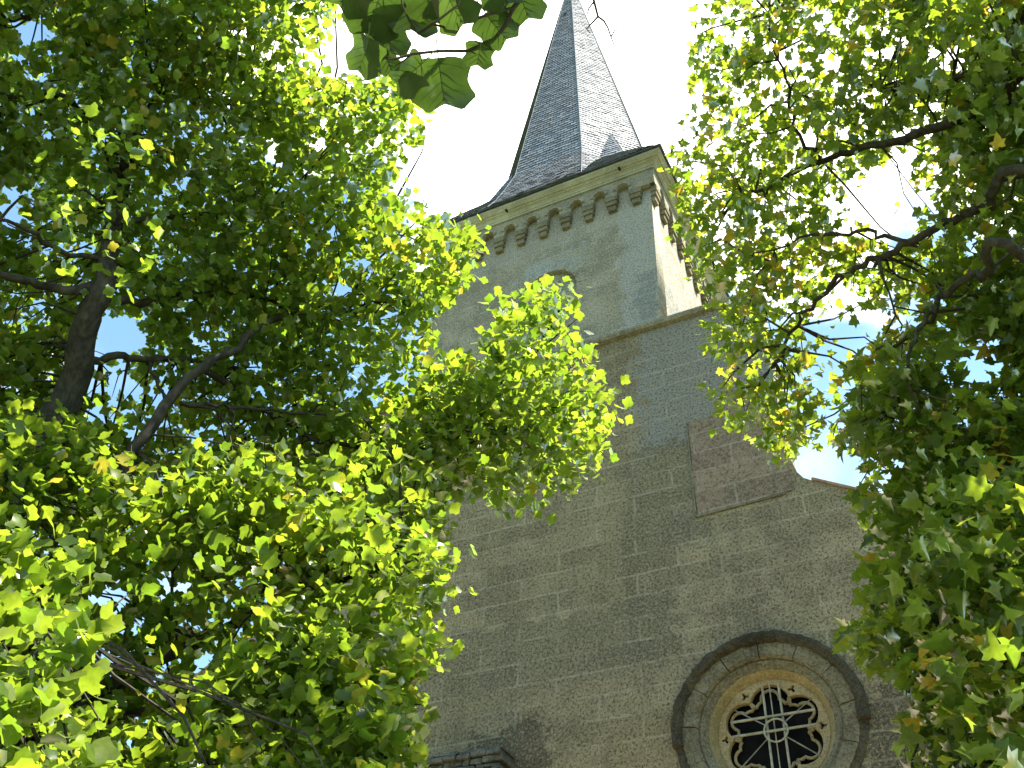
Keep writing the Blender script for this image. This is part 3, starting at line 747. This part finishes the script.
regs = [dict(poly=UP, y0=0, y1=500, sl=.3, d0=11.4, d1=10.7, dep=1.5, n=1150, k=36, rad=.34, leaf=.102),
        dict(poly=LO, y0=500, y1=768, sl=.4, d0=9.5, d1=7.3, dep=1.3, n=520, k=38, rad=.30, leaf=.105),
        dict(poly=[(-200, 530), (60, 535), (100, 590), (120, 650), (95, 700), (110, 740), (80, 860), (-200, 860)], y0=500, y1=768, d0=7.0, d1=5.5, dep=.9, n=75, k=26, rad=.24, leaf=.12),
        dict(poly=[(200, 460), (400, 440), (440, 560), (410, 640), (430, 790), (330, 860), (280, 650), (190, 560)], y0=500, y1=768, d0=8.6, d1=6.8, dep=1.0, n=80, k=26, rad=.25, leaf=.115),
        dict(poly=[(-120, 380), (-20, 415), (30, 395), (52, 420), (80, 396), (112, 440), (140, 475), (125, 560), (60, 600), (-120, 600)], y0=400, y1=600, d0=9.3, d1=8.0, dep=.9, n=60, k=34, rad=.26, leaf=.105),
        dict(poly=[(130, 462), (230, 440), (300, 470), (260, 620), (100, 600), (60, 560)], y0=400, y1=600, d0=8.7, d1=8.0, dep=.6, n=35, k=30, rad=.25, leaf=.105),
        dict(poly=[(40, 110), (180, 110), (200, 260), (118, 288), (60, 280), (20, 190)], y0=100, y1=300, d0=9.6, d1=8.7, dep=.9, n=9, k=24, rad=.42, leaf=.10)]
P, S, C = [], [], []
for i, rg in enumerate(regs):
    p, s, c = sample_region(rg, GAPS, rng); P.append(p); S.append(s); C.append(c)
p, s, c = outer_crown((-8.6, -10.0, 8.8), (3.2, 3.0, 4.4), 420, 26, .12, rng); P.append(p); S.append(s); C.append(c)
P = np.vstack(P); S = np.concatenate(S); Cc = np.vstack(C)
leaves_mesh('crown', P, S, M_LEAF_A, TL, TULIP, .85, 3)
twigs(TL, Cc, sk, 900, rng)
print('left leaves', len(P))

# ---- tree on the right
def rr_(x, y, d): return ray(x, y, d*.87 if y < 400 else d)
TR = empty('maple_tree', (2.9, -6.0, 0), 'tall maple at the right edge with dark green leaves, some turned orange', 'tree')
sk = limb(TR, 'trunk', [(2.9, -6.0, -.1), (2.85, -6.0, 2), (2.7, -6.1, 4.5), (2.5, -6.2, 7), (2.3, -6.3, 9.5), (2.1, -6.5, 12), (1.8, -6.6, 14.5)], .26, .04, 12, .05)[8:]
for pts, r0, r1 in [
    ([(2.4, -6.25, 8.2), rr_(1060, 90, 10.0), rr_(990, 105, 10.2), rr_(945, 124, 10.4), rr_(890, 140, 10.6), rr_(840, 155, 10.8), rr_(795, 172, 11), rr_(750, 195, 11.1), rr_(715, 220, 11.2)], .065, .012),
    ([(2.5, -6.2, 6.9), rr_(1040, 185, 9.5), rr_(990, 205, 9.6), rr_(945, 225, 9.7), rr_(895, 250, 9.8), rr_(855, 270, 10), rr_(820, 298, 10.1), rr_(795, 325, 10.2), rr_(775, 370, 10.2)], .05, .012),
    ([rr_(905, 243, 9.8), rr_(880, 236, 9.9), rr_(840, 234, 10), rr_(800, 237, 10.2), rr_(770, 262, 10.3)], .022, .008),
    ([rr_(820, 158, 10.9), rr_(800, 140, 11), rr_(790, 110, 11.2), rr_(780, 60, 11.4), rr_(770, 10, 11.6)], .02, .008),
    ([(2.55, -6.2, 6.0), rr_(1030, 260, 9.0), rr_(985, 275, 9.2), rr_(950, 290, 9.3), rr_(925, 325, 9.4), rr_(880, 350, 9.5)], .05, .012),
    ([rr_(935, 305, 9.3), rr_(918, 330, 9.2), rr_(905, 380, 9.0), rr_(880, 430, 8.9)], .022, .008),
    ([rr_(875, 258, 9.8), rr_(885, 285, 9.7), rr_(905, 330, 9.6)], .015, .006),
    ([(2.65, -6.1, 5.0), rr_(1050, 420, 8.6), rr_(1005, 470, 8.7), rr_(960, 510, 8.8), rr_(920, 560, 8.9)], .05, .012),
    ([rr_(1005, 470, 8.7), rr_(985, 500, 8.6), rr_(970, 560, 8.3)], .025, .01),
    ([(2.5, -6.2, 6.8), rr_(1080, 30, 10.4), rr_(1000, 60, 10.6), rr_(930, 90, 10.8), rr_(880, 88, 11)], .05, .012),
    ([(2.7, -6.1, 4.4), rr_(1060, 560, 8.0), rr_(1000, 620, 7.8), rr_(950, 670, 7.8), rr_(900, 660, 8)], .045, .01),
]:
    sk += limb(TR, 'limb', pts, r0, r1, 7, .06)
RU = [(715, -60), (1100, -60), (1100, 330), (960, 330), (900, 370), (860, 330), (835, 345), (838, 400), (842, 425), (815, 440), (800, 450), (783, 462), (768, 450), (752, 400), (742, 438), (712, 435), (708, 395), (715, 350), (682, 356), (696, 335), (708, 300), (684, 265), (676, 240), (684, 212), (668, 175), (668, 148), (690, 132), (702, 110), (692, 80), (690, 40), (700, 5)]
RL = [(838, 350), (880, 330), (960, 290), (1110, 280), (1110, 860), (900, 860), (915, 768), (905, 720), (918, 690), (860, 655), (838, 635), (880, 612), (862, 590), (866, 560), (880, 535), (850, 515), (862, 470), (838, 440), (842, 385)]
RG = [(760, 90, 26, 16, .55), (820, 15, 16, 14, .9), (792, 55, 22, 16, .7), (890, 205, 30, 46, .93), (868, 190, 20, 30, .9), (880, 50, 22, 12, .6), (945, 60, 22, 20, .7), (860, 100, 40, 10, .5), (840, 205, 16, 14, .5), (860, 225, 30, 14, .7), (905, 150, 16, 22, .85), (850, 330, 34, 26, .85), (845, 290, 24, 14, .6), (825, 370, 18, 26, .8), (985, 365, 24, 20, .9),
      (960, 375, 16, 18, .7), (760, 360, 12, 12, .5), (740, 385, 12, 18, .5), (895, 470, 16, 16, .7), (880, 480, 18, 12, .8), (925, 500, 22, 10, .6), (830, 460, 16, 12, 1), (905, 315, 20, 18, .7), (1015, 235, 10, 8, .9), (945, 320, 12, 10, .7), (970, 240, 10, 8, .5), (1000, 490, 14, 9, .6), (860, 700, 20, 30, 1),
      (730, 30, 20, 20, .5), (715, 75, 16, 18, .6), (750, 270, 12, 12, .4), (800, 270, 16, 10, .5), (845, 135, 20, 8, .7)]
for _ in range(85): RG.append((rng.uniform(670, 1024), rng.uniform(0, 560), rng.uniform(4, 12), rng.uniform(4, 9), .8))
regs = [dict(poly=RU, y0=0, y1=440, d0=10.2, d1=9.2, dep=1.5, n=400, k=32, rad=.31, leaf=.092),
        dict(poly=[(870, -60), (1100, -60), (1100, 300), (960, 330), (930, 240), (950, 130), (880, 40)], y0=0, y1=440, d0=9.2, d1=8.6, dep=1.4, n=150, k=30, rad=.30, leaf=.10),
        dict(poly=RL, y0=330, y1=768, d0=8.8, d1=7.7, dep=1.5, n=440, k=34, rad=.30, leaf=.108),
        dict(poly=[(930, 480), (1110, 440), (1110, 860), (930, 860), (940, 700), (900, 600)], y0=330, y1=768, d0=7.8, d1=6.6, dep=1.6, n=130, k=30, rad=.28, leaf=.120)]
P, S, C = [], [], []
for i, rg in enumerate(regs):
    p, s, c = sample_region(rg, RG, rng); P.append(p); S.append(s); C.append(c)
p, s, c = outer_crown((2.0, -6.6, 9.3), (2.7, 2.3, 4.6), 420, 26, .115, rng); P.append(p); S.append(s); C.append(c)
P = np.vstack(P); S = np.concatenate(S); Cc = np.vstack(C)
leaves_mesh('crown', P, S, M_LEAF_B, TR, MAPLE, .80, 5)
twigs(TR, Cc, sk, 500, rng, rad=.010)
print('right leaves', len(P))

# ---- tree overhead: only the tip of one bough hangs into the picture
TO = empty('tulip_tree', (1.6, -17.2, 0), 'overhanging tree beside the viewer whose near bough dangles big notched leaves across the top', 'tree')
limb(TO, 'trunk', [(1.6, -17.2, -.1), (1.55, -17.1, 1.5), (1.4, -16.9, 3.4), (1.3, -16.8, 5.5), (1.1, -16.8, 8)], .2, .06, 12, .03)
limb(TO, 'limb', [(1.38, -16.85, 3.8), (.8, -15.6, 4.3), (.2, -14.6, 4.5), (-.2, -14.0, 4.3), ray(540, -40, 2.35)], .06, .007, 8, .03)
NB = MB()
def nb(pts, r0, r1):
    p = [Vector(ray(x, y, d)) for x, y, d in pts]; n = len(p); NB.tube(p, [r0+(r1-r0)*i/(n-1) for i in range(n)], 6)
nb([(540, -40, 2.35), (528, -12, 2.33), (513, 8, 2.31), (505, 26, 2.3), (495, 38, 2.3), (478, 46, 2.29), (468, 51, 2.28), (440, 51, 2.27), (412, 54, 2.26), (392, 60, 2.25), (380, 57, 2.25), (368, 42, 2.24)], .0052, .0022)
nb([(513, 8, 2.31), (490, 14, 2.28), (466, 22, 2.27), (448, 28, 2.26), (432, 24, 2.25), (418, 34, 2.25), (410, 22, 2.25), (402, 5, 2.25), (400, -20, 2.25)], .0035, .0018)
nb([(470, 51, 2.28), (476, 54, 2.28)], .002, .001); nb([(412, 54, 2.26), (402, 62, 2.26), (395, 66, 2.26)], .002, .001); nb([(418, 34, 2.25), (436, 22, 2.24), (458, 5, 2.24), (470, -20, 2.24)], .003, .002)
NB.build('bough', M_BARK, TO, smooth=True)
NB = MB()
nb([(600, -40, 3.0), (592, -15, 3.0), (593.7, 0, 3.0), (598, 16.5, 3.0), (604, 21, 3.0), (608, 28, 3.0), (611, 37, 3.0), (615, 47, 3.0)], .0045, .0015)
nb([(598, 16.5, 3.0), (592, 23, 3.0), (586.5, 29, 2.99), (590.5, 33.5, 2.99)], .0028, .0015)
nb([(593.7, 2, 3.0), (589, 8, 3.0), (587, 14.5, 3.0)], .0026, .0015)
nb([(611, 37, 3.0), (616, 28, 3.0), (619.5, 17, 3.0)], .002, .001)
nb([(600, -40, 3.0), (560, -70, 2.8), (545, -60, 2.5), (540, -40, 2.35)], .005, .006)
NB.build('bare_twig', M_BARK, TO, smooth=True)
M_VEIN = simple('leaf_vein', (.06, .10, .025), .7)
tulip = [(0, .0), (.20, -.03), (.42, .0), (.57, .12), (.50, .26), (.45, .40), (.49, .52), (.58, .68), (.44, .80), (.30, .95), (.15, .88), (0, .82)]
_t = [tulip[0]]
for (a_, b_), (c_, d_) in zip(tulip[:-1], tulip[1:]):
    _t += [(a_*.78+c_*.22, b_*.78+d_*.22), (a_*.5+c_*.5+random.uniform(-.006, .012), b_*.5+d_*.5+random.uniform(-.006, .006)), (a_*.22+c_*.78, b_*.22+d_*.78)]
tulip = _t+[tulip[-1]]
def big_leaf(cx, cy, sz, ang, d, curl=.3, tiltx=0., tilty=0.):
    """one large notched leaf facing down; ang: direction of the tip in the picture, degrees clockwise from up"""
    n = 10; vs, fs = [], []
    a = R_(ang); base = np.array(ray(cx, cy, d)); s = sz/FPX*d
    axis = math.sin(a)*rt+math.cos(a)*upv+tiltx*fw; axis /= np.linalg.norm(axis)
    side = np.cross(axis, fw)+tilty*fw; side -= axis*(side@axis); side /= np.linalg.norm(side); nn = np.cross(side, axis)
    rows = []
    half_ = tulip
    # grid between midrib and outline
    for sg in (1, -1):
        for (x, y) in half_:
            rr = []
            for q in (0, .33, .66, 1.0):
                X = x*sg*q; Y = y*q+(1-q)*(.12+.66*min(1, max(0, y)))
                Z = .16*abs(X)+curl*(-.5*(Y-.45)**2)+.03*math.sin(9*Y+4*X)*abs(X)*2
                rr.append((X, Y-.45, Z))
            rows.append(rr)
    vs = [base+s*(X*side+Y*axis+Z*nn) for rr in rows for X, Y, Z in rr]
    H = len(half_)
    for g in range(2):
        for i in range(H-1):
            for j in range(3):
                p = (g*H+i)*4+j; q = [p, p+4, p+5, p+1]
                fs.append(tuple(q if g == 0 else q[::-1]))
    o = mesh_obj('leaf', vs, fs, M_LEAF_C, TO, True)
    mb = MB()
    def onleaf(X, Y):
        Z = .16*abs(X)+curl*(-.5*(Y-.45)**2)+.006
        return base+s*(X*side+(Y-.45)*axis+Z*nn)
    mb.tube([onleaf(0, y) for y in (-.35, 0, .25, .5, .8)], [.0014, .0011, .0009, .0007, .0003], 5)
    for sg in (1, -1):
        for y0, x1, y1 in ((.08, .42, .18), (.22, .40, .48), (.40, .42, .70), (.56, .28, .84)):
            mb.tube([onleaf(0, y0), onleaf(sg*x1*.5, (y0+y1)/2-.01), onleaf(sg*x1, y1)], [.0007, .0005, .0002], 4)
    mb.build('vein', M_VEIN, o)
    return o
for cx, cy, sz, an, d, cu, tx, ty in [
    (374, 14, 50, 200, 2.25, .5, .2, .3), (364, 56, 40, 205, 2.24, .6, .5, -.4), (388, 36, 44, 170, 2.26, .5, .3, .5), (413, 14, 46, 185, 2.27, .4, -.2, .2), (455, 10, 42, 150, 2.25, .5, .1, -.3),
    (523, 2, 42, 160, 2.33, .4, .2, .2), (497, 28, 38, 140, 2.30, .4, .1, .1), (479, 55, 27, 190, 2.28, .3, .0, .1), (442, 84, 56, 172, 2.27, .4, -.1, .1), (409, 74, 40, 240, 2.26, .5, .3, -.3), (428, 2, 40, 180, 2.26, .4, .3, .5), (350, -10, 46, 220, 2.24, .4, .2, .1), (500, -12, 44, 150, 2.3, .4, .1, .2),
    (388, 62, 24, 160, 2.26, .5, .6, .4)]:
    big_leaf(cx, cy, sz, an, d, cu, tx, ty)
# its own crown, above and behind the viewer
c = rng.normal(0, 1, (150, 3))*np.array([1.7, 1.5, 1.1])+np.array([1.6, -18.0, 7.6])
P = (c[:, None, :]+rng.normal(0, .35, (150, 24, 3))).reshape(-1, 3)
px, py, z = project(P); keep = ~((z > 0) & (px > -60) & (px < 1084) & (py > -60) & (py < 830))
leaves_mesh('crown', P[keep], np.full(keep.sum(), .15), M_LEAF_A, TO, TULIP, .6, 9)
